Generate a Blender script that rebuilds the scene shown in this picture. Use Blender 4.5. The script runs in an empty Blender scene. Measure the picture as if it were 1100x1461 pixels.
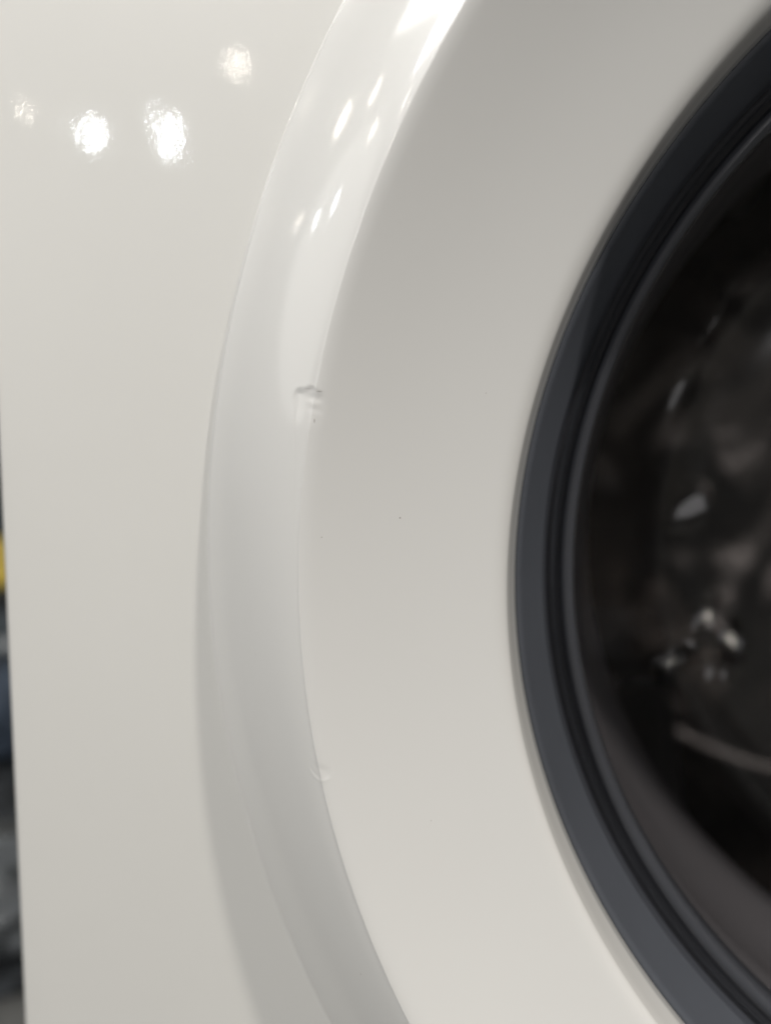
import bpy, math, random
import numpy as np
from mathutils import Vector, Matrix

S = bpy.context.scene
COL = S.collection
DZ = 0.45                      # height of the door centre above the floor

# ------------------------------------------------------------------ camera
def build_camera():
    yaw, pit, rol = 0.3193, -0.1201, 0.0147
    fw = Vector((-math.sin(yaw)*math.cos(pit), math.cos(yaw)*math.cos(pit), math.sin(pit)))
    r0 = Vector((math.cos(yaw), math.sin(yaw), 0)); u0 = r0.cross(fw)
    r = r0*math.cos(rol) + u0*math.sin(rol); u = -r0*math.sin(rol) + u0*math.cos(rol)
    cd = bpy.data.cameras.new('camera'); co = bpy.data.objects.new('camera', cd)
    COL.objects.link(co)
    m = Matrix((r, u, -fw)).transposed().to_4x4()
    m.translation = Vector((-0.1304, -0.1723, 0.0336 + DZ))
    co.matrix_world = m
    cd.sensor_fit = 'VERTICAL'; cd.sensor_height = 36.0; cd.sensor_width = 36.0
    cd.lens = 1109.92/1461*36.0
    cd.clip_start = 0.01; cd.clip_end = 60
    cd.dof.use_dof = True
    cd.dof.focus_distance = 0.172
    cd.dof.aperture_fstop = 4.9
    S.camera = co
build_camera()

# ------------------------------------------------------------------ world, lamps, exposure
w = bpy.data.worlds.new('World'); S.world = w; w.use_nodes = True
bg = w.node_tree.nodes['Background']
bg.inputs[0].default_value = (1.0, 0.98, 0.94, 1); bg.inputs[1].default_value = 0.14
S.view_settings.view_transform = 'Standard'; S.view_settings.look = 'None'
S.view_settings.exposure = 0.10; S.view_settings.gamma = 1.0
S.view_settings.use_curve_mapping = False
try:
    S.cycles.use_denoising = True
    S.cycles.max_bounces = 8; S.cycles.diffuse_bounces = 4; S.cycles.transparent_max_bounces = 12
    S.cycles.sample_clamp_indirect = 6
except Exception: pass

def lamp(direction, height, size, radiance, color, ref=(-0.25, 0, 0.10)):
    """a ceiling lamp or added fill light seen from the machine in `direction`, hung `height` m above the door centre, facing down to the machine"""
    d = Vector(direction).normalized()
    base = Vector((ref[0], ref[1], ref[2] + DZ))
    t = height/d.z
    p = base + d*t
    ld = bpy.data.lights.new('lamp_or_fill', 'AREA'); lo = bpy.data.objects.new('lamp_or_fill', ld)
    COL.objects.link(lo)
    ld.shape = 'RECTANGLE' if isinstance(size, tuple) else 'DISK'
    if isinstance(size, tuple): ld.size, ld.size_y = size; area = size[0]*size[1]
    else: ld.size = size; area = math.pi*size*size/4
    ld.energy = radiance*area*math.pi            # W for the wanted radiance
    ld.color = color
    lo.location = p
    lo.rotation_euler = (-d).to_track_quat('-Z', 'Y').to_euler()
    return lo
COOL = (0.90, 0.97, 1.0); WARM = (1.0, 0.93, 0.80)
# key: overhead to the right, close to the wall plane -> shadow of the ring on the panel
lamp((1.78, -1.0, 2.80), 2.6, 0.11, 2050, (1.0, 0.95, 0.87), ref=(-0.2, 0, 0))
# store lamps mirrored in the paint
lamp((-0.5922, -0.7459, 0.3048), 3.0, (0.07, 0.14), 125, COOL)
lamp((-0.5250, -0.7918, 0.3121), 3.0, (0.06, 0.36), 125, COOL)
lamp((-0.4428, -0.8088, 0.3869), 3.0, 0.085, 60, WARM)
lamp((-0.6440, -0.6960, 0.3171), 3.0, 0.05, 110, WARM)
# the rows further to the left, mirrored in the sloping flank of the door ring
lamp((-0.840, -0.309, 0.446), 3.0, (0.05, 0.20), 100, COOL)
lamp((-0.884, -0.205, 0.420), 3.0, (0.05, 0.16), 80, COOL)
lamp((-0.811, -0.119, 0.573), 3.0, (0.05, 0.22), 90, WARM)
lamp((-0.752, -0.252, 0.610), 3.0, 0.07, 120, WARM)
lamp((-0.748, -0.378, 0.545), 3.0, 0.07, 120, WARM)
lamp((-0.905, -0.085, 0.417), 3.0, 0.07, 70, WARM)
lamp((-0.606, -0.583, 0.541), 3.0, 0.07, 100, WARM)
# added soft lights, unseen: a near one above the machine, then wide fills
lamp((-0.50, -0.58, 0.72), 0.72, (0.34, 0.20), 22.0, (1.0, 0.985, 0.955), ref=(-0.15, 0, 0.06))
lamp((-0.20, -0.83, 0.52), 3.0, (1.2, 0.3), 12, (1.0, 0.95, 0.85))
lamp((-0.62, -0.30, 0.77), 3.0, (1.2, 0.6), 6, (1.0, 0.98, 0.94))
lamp((-0.86, -0.40, 0.33), 3.0, 5.0, 1.1, (1.0, 0.98, 0.93))
lamp((0.35, -0.85, 0.40), 3.0, 4.0, 1.4, (0.99, 0.98, 1.0))

# ------------------------------------------------------------------ helpers
def link(name, me, mat=None, parent=None, loc=None):
    o = bpy.data.objects.new(name, me); COL.objects.link(o)
    if mat is not None: me.materials.append(mat)
    if parent is not None: o.parent = parent
    if loc is not None: o.location = loc
    return o

def empty(name, loc, parent=None):
    o = bpy.data.objects.new(name, None); COL.objects.link(o)
    o.location = loc; o.empty_display_size = 0.1
    if parent is not None: o.parent = parent
    return o

def tag(o, label=None, cat=None, group=None, kind=None):
    if label: o['label'] = label
    if cat: o['category'] = cat
    if group: o['group'] = group
    if kind: o['kind'] = kind
    return o

def mesh(name, verts, faces, smooth=True):
    me = bpy.data.meshes.new(name); me.from_pydata([tuple(v) for v in verts], [], faces)
    if smooth: me.polygons.foreach_set('use_smooth', [True]*len(me.polygons))
    me.update(); return me

def revolve(name, prof, thetas, disp=None, closed=False, flip=False):
    """prof: list of (radius, y); revolved round the Y axis. closed: profile is a loop"""
    prof = np.array(prof, float); th = np.array(thetas, float)
    n, m = len(prof), len(th)
    R = prof[:, 0][:, None]; Y = prof[:, 1][:, None]
    X = R*np.cos(th)[None]; Z = R*np.sin(th)[None]; YY = np.repeat(Y, m, 1).copy()
    if disp is not None: YY += disp(X, YY, Z)
    V = np.stack([X, YY, Z], -1).reshape(-1, 3)
    F = []
    rng_ = n if closed else n-1
    for i in range(rng_):
        a = i*m; b = ((i+1) % n)*m
        for j in range(m):
            k = (j+1) % m
            f = (a+j, b+j, b+k, a+k)
            F.append(f[::-1] if flip else f)
    return mesh(name, V.tolist(), F)

def sstep(a, b, x):
    t = np.clip((x-a)/(b-a), 0, 1); return t*t*(3-2*t)

def circle(n): return np.linspace(0, 2*math.pi, n, endpoint=False)

def arc(c, r, a0, a1, n):
    return [(c[0]+r*math.cos(math.radians(a0+(a1-a0)*i/n)), c[1]+r*math.sin(math.radians(a0+(a1-a0)*i/n))) for i in range(n+1)]

def box(name, size, bevel=0.004, seg=3, mat=None, parent=None, loc=None, rot=None):
    import bmesh
    bm = bmesh.new(); bmesh.ops.create_cube(bm, size=1)
    bmesh.ops.scale(bm, vec=size, verts=bm.verts)
    bmesh.ops.translate(bm, vec=(0, 0, size[2]/2), verts=bm.verts)
    if bevel: bmesh.ops.bevel(bm, geom=list(bm.edges), offset=bevel, segments=seg, profile=0.5, affect='EDGES')
    me = bpy.data.meshes.new(name); bm.to_mesh(me); bm.free()
    o = link(name, me, mat, parent, loc)
    if rot: o.rotation_euler = rot
    return o

# ------------------------------------------------------------------ materials
class NT:
    def __init__(s, name):
        s.m = bpy.data.materials.new(name); s.m.use_nodes = True; s.t = s.m.node_tree
        s.b = s.t.nodes['Principled BSDF']
    def n(s, typ, **kw):
        nd = s.t.nodes.new(typ)
        for k, v in kw.items():
            if k.startswith('i_'): nd.inputs[k[2:].replace('_', ' ')].default_value = v
            else: setattr(nd, k, v)
        return nd
    def l(s, a, b): s.t.links.new(a, b)
    def set(s, **kw):
        for k, v in kw.items(): s.b.inputs[k.replace('_', ' ')].default_value = v
    def coords(s): return s.n('ShaderNodeTexCoord').outputs['Object']
    def noise(s, vec, scale, detail=2.0, rough=0.5):
        nd = s.n('ShaderNodeTexNoise'); nd.inputs['Scale'].default_value = scale
        nd.inputs['Detail'].default_value = detail; nd.inputs['Roughness'].default_value = rough
        s.l(vec, nd.inputs['Vector']); return nd.outputs['Fac']
    def ramp(s, fac, p0, c0, p1, c1):
        r = s.n('ShaderNodeValToRGB'); e = r.color_ramp.elements
        e[0].position = p0; e[0].color = (*c0, 1); e[1].position = p1; e[1].color = (*c1, 1)
        s.l(fac, r.inputs['Fac']); return r.outputs['Color']
    def math(s, op, a, b=None, clamp=False):
        nd = s.n('ShaderNodeMath', operation=op, use_clamp=clamp)
        for i, v in enumerate((a, b)):
            if v is None: continue
            if isinstance(v, (int, float)): nd.inputs[i].default_value = v
            else: s.l(v, nd.inputs[i])
        return nd.outputs[0]
    def mix(s, fac, a, b):
        nd = s.n('ShaderNodeMix', data_type='RGBA')
        s.l(fac, nd.inputs[0])
        for i, v in ((6, a), (7, b)):
            if isinstance(v, tuple): nd.inputs[i].default_value = (*v, 1)
            else: s.l(v, nd.inputs[i])
        return nd.outputs[2]
    def bump(s, h, dist, strength=1.0, prev=None):
        b = s.n('ShaderNodeBump'); b.inputs['Strength'].default_value = strength
        b.inputs['Distance'].default_value = dist; s.l(h, b.inputs['Height'])
        if prev is not None: s.l(prev, b.inputs['Normal'])
        return b.outputs['Normal']
    def spots(s, vec, pts):
        """mask that is 1 inside the small spots (x, z, radius) on the front surface"""
        out = None
        sep = s.n('ShaderNodeSeparateXYZ'); s.l(vec, sep.inputs[0])
        for (x, z, rx, rz, a) in pts:
            dx = s.math('DIVIDE', s.math('SUBTRACT', sep.outputs[0], x), rx)
            dz = s.math('DIVIDE', s.math('SUBTRACT', sep.outputs[2], z), rz)
            d2 = s.math('ADD', s.math('MULTIPLY', dx, dx), s.math('MULTIPLY', dz, dz))
            mk = s.math('MULTIPLY', s.math('SUBTRACT', 1.0, d2, True), a)
            out = mk if out is None else s.math('MAXIMUM', out, mk)
        return out

def mat_white_paint(name, col, rough, peel, coat_rough, spots, peel_scale=900):
    k = NT(name); v = k.coords()
    tone = k.ramp(k.noise(v, 9, 3), 0.3, tuple(c*0.985 for c in col), 0.7, tuple(min(1, c*1.01) for c in col))
    sp = k.noise(v, 2600, 1)
    fleck = k.ramp(sp, 0.80, (0, 0, 0), 0.86, (1, 1, 1))
    tone = k.mix(k.math('MULTIPLY', fleck, 0.25), tone, (0.45, 0.42, 0.38))
    if spots: tone = k.mix(k.spots(v, spots), tone, (0.16, 0.11, 0.09))
    k.l(tone, k.b.inputs['Base Color'])
    n1 = k.bump(k.noise(v, peel_scale, 2, 0.6), peel)
    n2 = k.bump(k.noise(v, 60, 2), peel*5, 1.0, n1)
    k.set(Roughness=rough, IOR=1.5)
    k.b.inputs['Coat Weight'].default_value = 1.0
    sm = k.n('ShaderNodeMapRange'); k.l(k.noise(v, 26, 4, 0.6), sm.inputs['Value'])
    sm.inputs['From Min'].default_value = 0.35; sm.inputs['From Max'].default_value = 0.7
    sm.inputs['To Min'].default_value = coat_rough; sm.inputs['To Max'].default_value = coat_rough*2.2
    k.l(sm.outputs[0], k.b.inputs['Coat Roughness'])
    k.b.inputs['Coat IOR'].default_value = 1.5
    k.l(n2, k.b.inputs['Normal']); k.l(n2, k.b.inputs['Coat Normal'])
    return k.m

RING_SPOTS = [(-0.1964, 0.0390, 0.0008, 0.0002, 0.45), (-0.1975, 0.0328, 0.0002, 0.0006, 0.5), (-0.1992, 0.0396, 0.0014, 0.00022, 0.22)] + [(-0.181, 0.0117, 0.00022, 0.00022, 0.8), (-0.1964, 0.0075, 0.00018, 0.00018, 0.5), (-0.1864, -0.0943, 0.0002, 0.0002, 0.5), (-0.215, -0.0223, 0.0002, 0.0002, 0.35), (-0.1637, 0.0393, 0.0002, 0.0002, 0.3), (-0.1723, -0.0576, 0.00018, 0.00018, 0.35)]
M_PANEL = mat_white_paint('white_enamel', (0.80, 0.792, 0.765), 0.38, 0.000013, 0.03, None, 560)
M_RING = mat_white_paint('white_plastic', (0.795, 0.79, 0.775), 0.38, 0.0000025, 0.05, RING_SPOTS)

def simple(name, col, rough, metal=0.0, bump=None, coat=0.0, var=0.12, vs=12):
    k = NT(name); v = k.coords()
    c = k.ramp(k.noise(v, vs, 3), 0.3, tuple(x*(1-var) for x in col), 0.7, tuple(x*(1+var) for x in col))
    k.l(c, k.b.inputs['Base Color']); k.set(Roughness=rough, Metallic=metal)
    k.b.inputs['Coat Weight'].default_value = coat
    if bump: k.l(k.bump(k.noise(v, bump[0], 3), bump[1]), k.b.inputs['Normal'])
    return k.m
M_TRIM = simple('dark_grey_plastic', (0.088, 0.096, 0.114), 0.38, bump=(300, 0.00001))
M_GASKET = simple('grey_rubber', (0.19, 0.19, 0.205), 0.5, bump=(120, 0.0001))
M_STEEL = simple('drum_steel', (0.26, 0.24, 0.22), 0.25, 1.0, bump=(40, 0.0006))
M_LIFT = simple('lifter_plastic', (0.10, 0.10, 0.105), 0.35)
M_SIDE = simple('cabinet_enamel', (0.74, 0.73, 0.70), 0.4, coat=0.5, var=0.02)
M_FLOOR = simple('floor_tile', (0.17, 0.17, 0.165), 0.45, var=0.25, vs=30)

def mat_glass():
    k = NT('smoked_glass'); t = k.t
    tr = k.n('ShaderNodeBsdfTransparent'); tr.inputs[0].default_value = (0.80, 0.79, 0.79, 1)
    gl = k.n('ShaderNodeBsdfGlossy'); gl.inputs['Roughness'].default_value = 0.17
    lw = k.n('ShaderNodeLayerWeight'); lw.inputs['Blend'].default_value = 0.5
    fres = k.math('ADD', k.math('MULTIPLY', k.math('POWER', lw.outputs['Facing'], 5.0), 0.95), 0.042)
    mx = k.n('ShaderNodeMixShader')
    k.l(fres, mx.inputs[0]); k.l(tr.outputs[0], mx.inputs[1]); k.l(gl.outputs[0], mx.inputs[2])
    k.l(mx.outputs[0], t.nodes['Material Output'].inputs['Surface'])
    return k.m
M_GLASS = mat_glass()

# ------------------------------------------------------------------ the setting
fl = link('floor', mesh('floor', [(-8, -8, 0), (8, -8, 0), (8, 8, 0), (-8, 8, 0)], [(0, 1, 2, 3)], False), M_FLOOR)
tag(fl, kind='structure')

# ------------------------------------------------------------------ the washing machine
wm = empty('washing_machine', (0, 0, 0))
tag(wm, 'glossy white front-loading washing machine with a round dark glass door', 'washing machine')

# front panel: flat sheet with a round opening, its outer edges folded back over a small radius
def front_panel():
    X0, X1, Z0, Z1 = -0.3035, 0.3035, 0.06 - DZ, 0.72 - DZ
    rad, RH = 0.0045, 0.228
    n = 720
    verts, faces = [], []
    def rect(t, ins):
        c, s = math.cos(t), math.sin(t)
        k = 1e9
        if c > 1e-9: k = min(k, (X1-ins)/c)
        if c < -1e-9: k = min(k, (X0+ins)/c)
        if s > 1e-9: k = min(k, (Z1-ins)/s)
        if s < -1e-9: k = min(k, (Z0+ins)/s)
        return k*c, k*s
    loops = []
    ths = circle(n)
    loops.append([(RH*math.cos(t), 0.012, RH*math.sin(t)) for t in ths])
    loops.append([(RH*math.cos(t), 0.0, RH*math.sin(t)) for t in ths])
    loops.append([((RH+0.001)*math.cos(t), 0.0, (RH+0.001)*math.sin(t)) for t in ths])
    for f in (0.1, 0.3, 0.6, 0.9):
        L = []
        for t in ths:
            x, z = rect(t, rad); a = (RH+0.001)
            L.append((a*math.cos(t)*(1-f)+x*f, 0.0, a*math.sin(t)*(1-f)+z*f))
        loops.append(L)
    for i in range(9):
        a = math.pi/2*i/8
        ins = rad*(1-math.sin(a)); y = rad*(1-math.cos(a))
        loops.append([(rect(t, ins)[0], y, rect(t, ins)[1]) for t in ths])
    loops.append([(rect(t, 0)[0], 0.03, rect(t, 0)[1]) for t in ths])
    for L in loops: verts += L
    for i in range(len(loops)-1):
        for j in range(n):
            k = (j+1) % n
            faces.append((i*n+j, i*n+k, (i+1)*n+k, (i+1)*n+j))
    return mesh('front_panel', verts, faces)
link('front_panel', front_panel(), M_PANEL, wm, (0, 0.0002, DZ))

# cabinet behind the panel: open-fronted shell, top plate, base and feet
def cabinet():
    x, y0, y1, z0, z1 = 0.3015, 0.0308, 0.60, 0.06, 0.80
    V = [(-x, y0, z0), (x, y0, z0), (x, y0, z1), (-x, y0, z1), (-x, y1, z0), (x, y1, z0), (x, y1, z1), (-x, y1, z1)]
    F = [(0, 4, 7, 3), (1, 2, 6, 5), (0, 1, 5, 4), (3, 7, 6, 2), (4, 5, 6, 7)]
    return mesh('cabinet', V, F, False)
link('cabinet', cabinet(), M_SIDE, wm)
box('control_panel', (0.610, 0.050, 0.118), 0.006, 3, M_SIDE, wm, (0, 0.0270, 0.7215))
box('top_plate', (0.610, 0.600, 0.030), 0.006, 3, M_SIDE, wm, (0, 0.302, 0.8405))
box('plinth', (0.590, 0.020, 0.052), 0.003, 2, M_SIDE, wm, (0, 0.022, 0.0070))
for sx in (-1, 1):
    for fy in (0.08, 0.54):
        f = link('foot', revolve('foot', [(0.0, 0.0), (0.022, 0.0), (0.022, 0.010), (0.012, 0.013), (0.012, 0.06), (0.0, 0.06)], circle(24), flip=True), M_TRIM, wm, (sx*0.255, fy, 0.001))
        f.rotation_euler = (math.radians(90), 0, 0)

# ---- door: white ring, dark inner frame, glass bowl
door = empty('door', (0, 0, DZ), wm)
R1, R2, H2, RW = 0.2350, 0.2003, 0.0187, 0.1586

def ring_profile():
    P = []                                           # (radius, y) ; y negative = towards the viewer
    P += [(R1-0.004, 0.0006), (R1-0.0012, 0.0006)]
    P += arc((R1-0.0007, -0.0001), 0.0008, 60, -105, 16)
    # small rounded shoulder, then the convex flank up to the crest
    us = np.concatenate([np.linspace(0.955, 0.30, 60), np.linspace(0.29, 0.03, 60)])
    h0 = 0.0009
    for u in us:
        P.append((R2+u*(R1-R2), -(h0 + (H2-h0)*(1-u**1.35))))
    # crest: rounded over about 2 mm into the funnel
    rf, hf = RW+0.0022, 0.0004                        # lower end of the funnel
    ua = 0.03
    pa = np.array((R2+ua*(R1-R2), -H2)); pc = np.array((R2-0.0001, -H2-0.00003))
    t = 0.0024
    d = np.array((rf, -hf))-np.array((R2, -H2)); d /= np.linalg.norm(d)
    pb = np.array((R2, -H2)) + d*t
    for s in np.linspace(0.08, 1, 14):
        P.append(tuple((1-s)**2*pa + 2*s*(1-s)*pc + s*s*pb))
    p0 = np.array(P[-1]); p1 = np.array((rf, -hf))
    for s in np.linspace(0.03, 0.96, 40):
        q = p0*(1-s)+p1*s
        P.append((q[0], q[1] + 0.0010*math.sin(math.pi*s)))   # very slightly dished
    # rounded lip into the short cylindrical wall
    a = np.array(P[-1]); b = np.array((RW+0.0001, 0.0003)); c = np.array((RW, 0.0022))
    for s in np.linspace(0.1, 1, 8):
        P.append(tuple((1-s)**2*a + 2*s*(1-s)*b + s*s*c))
    P += [(RW, 0.006), (RW, 0.0105), (RW-0.0001, 0.0134), (RW+0.0012, 0.0142), (RW+0.006, 0.0145)]
    return P

def dents(X, Y, Z):
    """two knocks in the crest of the ring, on its left side"""
    out = np.zeros_like(X)
    front = (Y < -0.010)
    # upper chip: crisp arched upper edge, ramps out downwards
    cx, cz = -0.1993, 0.0373
    a = (X-cx)/0.0041; b = (Z-cz)
    top = 0.0026 - 0.0012*a*a + 0.0002*np.sin(a*7)
    prof = (1-sstep(top-0.0012, top+0.0005, b))*sstep(-0.0062, 0.0014, b)
    side = (1-sstep(0.55, 1.10, np.abs(a)))
    rip = 1 + 0.22*np.sin(b*2600+a*2.0)*np.exp(-((a-0.5)/0.5)**2) + 0.12*np.sin(a*9)
    out += 0.00023*prof*side*rip
    out -= 0.00001*np.exp(-((b-top-0.0006)/0.0005)**2)*side
    # hairline below
    out += 0.00005*np.exp(-((X+0.2024-0.012*(Z-0.030))/0.00025)**2)*sstep(0.010, 0.016, Z)*(1-sstep(0.034, 0.036, Z))
    # lower chip: notch with a curved lower lip
    cx, cz = -0.1960, -0.0452
    a = (X-cx)/0.0030; b = (Z-cz)
    low = -0.0020 + 0.0016*a*a - 0.0006*a
    prof = sstep(low-0.0006, low+0.0008, b)*(1-sstep(0.0003, 0.0020, b))
    side = (1-sstep(0.55, 1.05, np.abs(a)))
    out += 0.00006*prof*side*(1+0.5*np.sin(a*4+b*1500))
    out -= 0.00003*np.exp(-((b-low+0.0003)/0.0004)**2)*side
    return out*front

def ring_thetas():
    t = []
    x = 0.0
    while x < 360:
        t.append(x)
        near = min(abs(x-169.5), abs(x-193.0))
        x += 0.055 if near < 2.6 else 0.5
    return np.radians(t)
link('door_ring', revolve('door_ring', ring_profile(), ring_thetas(), dents, flip=True), M_RING, door)

trim = [(RW+0.006, 0.0150), (RW+0.0006, 0.0146), (RW-0.0001, 0.0139), (RW-0.0007, 0.0143), (RW-0.0012, 0.0152)]
trim += [(RW-0.0012-0.0036*s, 0.0152+0.0200*s) for s in np.linspace(0.06, 1, 10)]
trim += [(0.1531, 0.0358), (0.1520, 0.0360), (0.1508, 0.0352), (0.1500, 0.0338), (0.1494, 0.0322), (0.1470, 0.0330), (0.1470, 0.040), (0.160, 0.042)]
link('inner_frame', revolve('inner_frame', trim, circle(512), flip=True), M_TRIM, door)

def bowl():
    outer = [(0.1490, 0.0290), (0.1478, 0.0284), (0.1462, 0.0290), (0.1450, 0.0310)]
    outer += [(0.1450-0.0150*s**1.1, 0.0310+0.062*s) for s in np.linspace(0.06, 1, 18)]
    a, b, c = np.array(outer[-1]), np.array((0.1275, 0.1040)), np.array((0.1130, 0.1070))
    for s in np.linspace(0.1, 1, 10): outer.append(tuple((1-s)**2*a+2*s*(1-s)*b+s*s*c))
    for s in np.linspace(0.01, 1, 130): outer.append((0.1130*(1-s)+0.0004, 0.1070+0.006*math.sin(s*math.pi/2)))
    inner = [(r+0.0045*(1 if y < 0.10 else 0.3), y+0.0045*(0.6 if y < 0.10 else 1)) for r, y in outer][::-1]
    def ripple(X, Y, Z):
        """bulges and flats added to the bowl floor to shape its reflections"""
        y = np.zeros_like(X)
        for (cx, cz, w, a) in SHEEN_BULGE: y -= a*np.exp(-((X-cx)**2+(Z-cz)**2)/w**2)
        y *= sstep(0.085, 0.098, Y)
        h = X.shape[0]//2
        for sl in (slice(0, h), slice(h, None)):               # outer and inner face of the glass
            Xs, Ys, Zs, ys = X[sl], Y[sl], Z[sl], y[sl]
            for (cx, cz, tx, tz, ra, rb, an) in GLINT_FACET:                    # flats tilted to mirror lamps: glints put into the shape
                dx, dz = Xs-cx, Zs-cz; d = np.hypot(dx, dz)
                yc = (Ys+ys).flat[np.where(Ys > 0.085, d, 9).argmin()]
                e = np.hypot((dx*math.cos(an)+dz*math.sin(an))/ra, (dz*math.cos(an)-dx*math.sin(an))/rb)
                win = (1-sstep(0.45, 1.55, e))*(Ys > 0.085)
                ys += win*(yc + tx*dx + tz*dz - (Ys+ys))
        return y
    return revolve('glass_bowl', outer+inner, circle(640), ripple, closed=True, flip=True)
SHEEN_BULGE = [(-0.085, -0.030, 0.040, 0.004), (-0.100, 0.045, 0.030, 0.003)]  # broad swellings added to vary the reflections in the glass
GLINT_FACET = [(-0.1079, -0.0323, -0.165, 0.4211, 0.0032, 0.0075, -0.2618), (-0.0996, -0.0387, -0.1822, 0.4349, 0.0036, 0.0062, 0.2618), (-0.1186, -0.0462, -0.1439, 0.4502, 0.0075, 0.0032, 0.3491), (-0.1037, -0.0504, -0.1742, 0.4594, 0.0028, 0.0045, 0.6981), (-0.1147, 0.0057, 0.1472, 0.2742, 0.0045, 0.008, -0.6109), (-0.11, 0.071, 0.1385, 0.1444, 0.0022, 0.01, -0.5236), (-0.1125, 0.0636, 0.143, 0.1587, 0.0016, 0.009, -0.5236), (-0.1219, 0.042, 0.1611, 0.2011, 0.0035, 0.01, -0.3491), (-0.0912, -0.1093, 0.1148, 0.5036, 0.006, 0.005, 0.0)]
link('glass_bowl', bowl(), M_GLASS, door)

# ---- rubber gasket and drum behind the glass
gas = [(0.175, 0.046), (0.152, 0.047), (0.1495, 0.052), (0.152, 0.060), (0.155, 0.070), (0.152, 0.080), (0.149, 0.090), (0.1475, 0.098), (0.1515, 0.104), (0.158, 0.108)]
link('gasket', revolve('gasket', gas, circle(192), flip=True), M_GASKET, wm, (0, 0, DZ))
drum_p = [(0.160, 0.118), (0.156, 0.112), (0.1535, 0.113), (0.154, 0.118), (0.185, 0.128), (0.225, 0.140), (0.240, 0.155), (0.240, 0.44), (0.225, 0.455)] + [(0.225-0.2246*k/70, 0.455) for k in range(1, 71)]
def embossed(X, Y, Z):
    """wavy relief and bosses added to the back plate to catch glints"""
    r = np.hypot(X, Z); t = np.arctan2(Z, X)
    back = (Y > 0.45)
    y = -0.0012*np.sin(X*95+1.3*np.sin(Z*60))*np.sin(Z*80+1.1*np.sin(X*70)+0.7)
    for (cx, cz, w, a) in GLINT_BOSS:
        y = y - a*np.exp(-((X-cx)**2+(Z-cz)**2)/w**2)
    return back*y*(1-sstep(0.20, 0.22, r))
GLINT_BOSS = [(-0.076, -0.125, 0.045, 0.024), (-0.090, -0.018, 0.028, 0.012)]  # domes added on the drum back for lamp glints
drum = link('drum', revolve('drum', drum_p, circle(240), embossed, flip=True), M_STEEL, wm, (0, 0, DZ))
def lifter():
    V, F = [], []
    sec = [(-0.035, 0.0), (-0.022, 0.022), (-0.010, 0.046), (0.0, 0.052), (0.010, 0.046), (0.022, 0.022), (0.035, 0.0)]
    for y, k in ((0.165, 0.3), (0.175, 0.85), (0.20, 1.0), (0.40, 1.0), (0.425, 0.85), (0.435, 0.3)):
        for (x, z) in sec: V.append((x*(0.5+0.5*k), y, -0.238+z*k))
    n = len(sec)
    for i in range(5):
        for j in range(n-1): F.append((i*n+j, i*n+j+1, (i+1)*n+j+1, (i+1)*n+j))
    F.append(tuple(range(n))); F.append(tuple(range(5*n, 6*n))[::-1])
    return mesh('lifter', V, F)
lm = lifter(); lm.materials.append(M_LIFT)
for k in range(3):
    o = link('lifter', lm, None, drum); o.rotation_euler = (0, math.radians(35+120*k), 0)

# ------------------------------------------------------------------ blurred things beyond the left edge
M_BLACK = simple('black_plastic', (0.018, 0.020, 0.022), 0.4)
M_GREYBLUE = simple('grey_blue_plastic', (0.075, 0.09, 0.105), 0.5, var=0.3, vs=18)
M_YEL = simple('yellow_plastic', (0.70, 0.52, 0.10), 0.4)
M_DENIM = simple('blue_cloth', (0.055, 0.075, 0.11), 0.85, var=0.4, vs=22)
M_BROWN = simple('brown_wood', (0.36, 0.22, 0.15), 0.6)
M_FOIL = simple('grey_wrap', (0.13, 0.14, 0.15), 0.35, var=0.9, vs=30)
M_MAT = simple('dark_mat', (0.05, 0.055, 0.062), 0.9, var=0.9, vs=45)
M_TEAL = simple('dark_teal_metal', (0.055, 0.07, 0.075), 0.5, var=0.2)

def heap(name, size, seed, mat, loc, rz=0):
    """a crumpled rounded bundle resting on the floor"""
    rnd = np.random.default_rng(seed); nu, nv = 40, 22
    ph = rnd.uniform(0, 6.28, 24); V, F = [], []
    for i in range(nv+1):
        b = math.pi*i/nv
        for j in range(nu):
            a = 2*math.pi*j/nu
            d = 1+sum(0.11/(1+q*0.35)*math.sin((q+2)*a+ph[q]+2.2*math.sin((q+1)*b+ph[q+8]))*math.sin(b) for q in range(8))
            x, y, z = d*math.sin(b)*math.cos(a), d*math.sin(b)*math.sin(a), d*math.cos(b)
            V.append((x*size[0]/2, y*size[1]/2, max(0.0, (z*0.5+0.40)*size[2])))
    for i in range(nv):
        for j in range(nu): k = (j+1) % nu; F.append((i*nu+j, (i+1)*nu+j, (i+1)*nu+k, i*nu+k))
    o = link(name, mesh(name, V, F), mat, None, loc); o.rotation_euler = (0, 0, rz); return o

q = math.radians(45)
sc = empty('storage_cabinet', (-1.95, 1.45, 0)); sc.rotation_euler = (0, 0, q)
box('body', (0.9, 0.4, 1.25), 0.006, 2, M_TEAL, sc, (0, 0, 0.05))
box('base', (0.86, 0.36, 0.05), 0.003, 2, M_BLACK, sc, (0, 0, 0))
for i in range(2): box('cabinet_door', (0.44, 0.016, 1.18), 0.004, 2, M_TEAL, sc, (-0.2235+0.447*i, -0.2085, 0.085))
tag(sc, 'dark blurred cabinet standing far behind the machine, at its left edge', 'cabinet')

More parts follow.
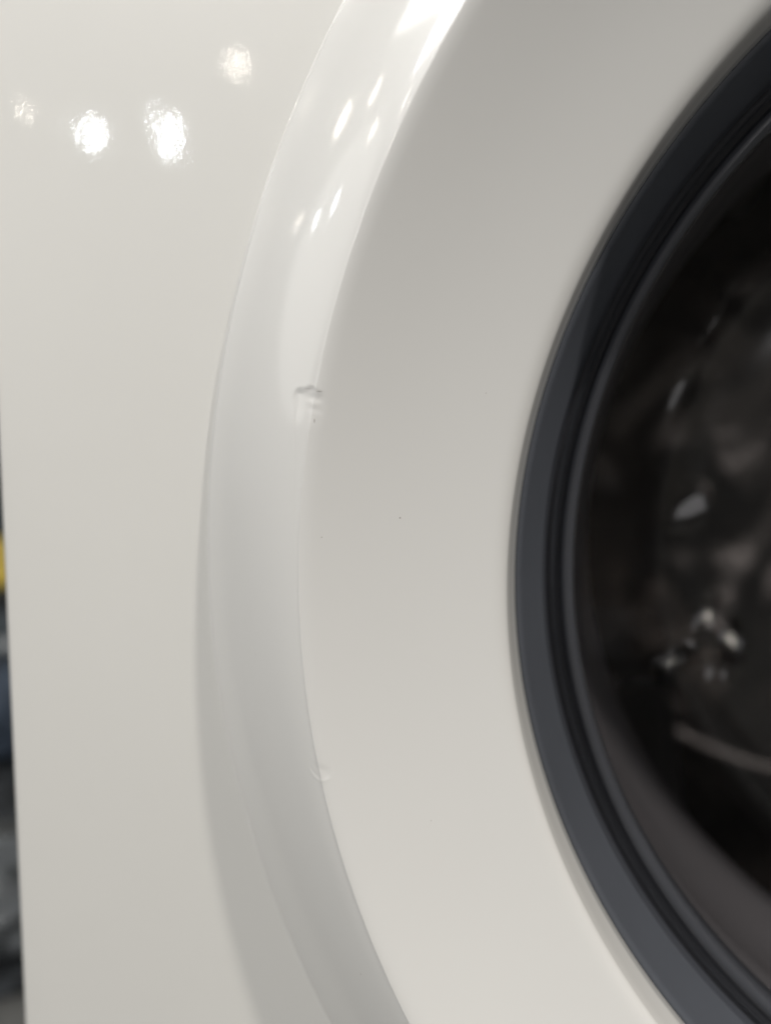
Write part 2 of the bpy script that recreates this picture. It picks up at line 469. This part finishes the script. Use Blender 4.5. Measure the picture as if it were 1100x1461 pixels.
cr = empty('storage_crate', (-1.26, 0.93, 0)); cr.rotation_euler = (0, 0, q)
box('crate_body', (0.44, 0.32, 0.157), 0.012, 3, M_GREYBLUE, cr, (0, 0, 0))
box('crate_lid', (0.46, 0.34, 0.032), 0.010, 3, M_BLACK, cr, (0, 0, 0.1573))
tag(cr, 'grey-blue blurred crate with black lid, under the yellow container', 'crate')
yb = empty('yellow_container', (-1.22, 0.88, 0.1898)); yb.rotation_euler = (0, 0, q)
box('container_body', (0.26, 0.16, 0.050), 0.012, 3, M_YEL, yb, (0, 0, 0))
box('container_lid', (0.27, 0.17, 0.012), 0.005, 3, M_YEL, yb, (0, 0, 0.0503))
tag(yb, 'yellow blurred container on the crate beyond the left edge of the panel', 'container')
tag(heap('cloth_bundle', (0.34, 0.26, 0.12), 4, M_DENIM, (-1.00, 0.68, 0.0092), 0.6), 'dark blue blurred bundle on the floor left of the machine', 'bundle')
bt = box('wooden_batten', (0.42, 0.045, 0.03), 0.003, 2, M_BROWN, None, (-0.86, 0.45, 0.0092), (0, 0, -0.35))
tag(bt, 'reddish brown blurred batten on the floor left of the machine', 'batten')
tag(heap('wrapping_heap', (0.24, 0.20, 0.09), 9, M_FOIL, (-0.72, 0.35, 0.0092), 0.2), 'mottled grey blurred crumpled wrapping at the lower left corner', 'wrapping')

tb = link('metal_tube', mesh('metal_tube', [], []), M_FOIL, None, (-1.03, 0.68, 0.142))
def tube(L, R, n=16):
    V, F = [], []
    for (x, r) in ((-L/2, R*0.8), (-L/2, R), (L/2, R), (L/2, R*0.8)):
        for j in range(n): V.append((x, r*math.cos(2*math.pi*j/n), r*math.sin(2*math.pi*j/n)))
    for i in range(3):
        for j in range(n): k = (j+1) % n; F.append((i*n+j, i*n+k, (i+1)*n+k, (i+1)*n+j))
    F.append(tuple(range(n))[::-1]); F.append(tuple(range(3*n, 4*n)))
    return mesh('metal_tube', V, F)
tb.data = tube(0.34, 0.012); tb.data.materials.append(M_FOIL); tb.rotation_euler = (0, -0.12, 0.5)
tag(tb, 'grey blurred tube lying over the dark blue bundle', 'tube')
mt = box('dark_mat', (0.75, 0.62, 0.008), 0.003, 2, M_MAT, None, (-0.86, 0.48, 0.0005), (0, 0, q))
tag(mt, 'dark speckled mat on the floor under the blurred bundle and batten', 'mat')
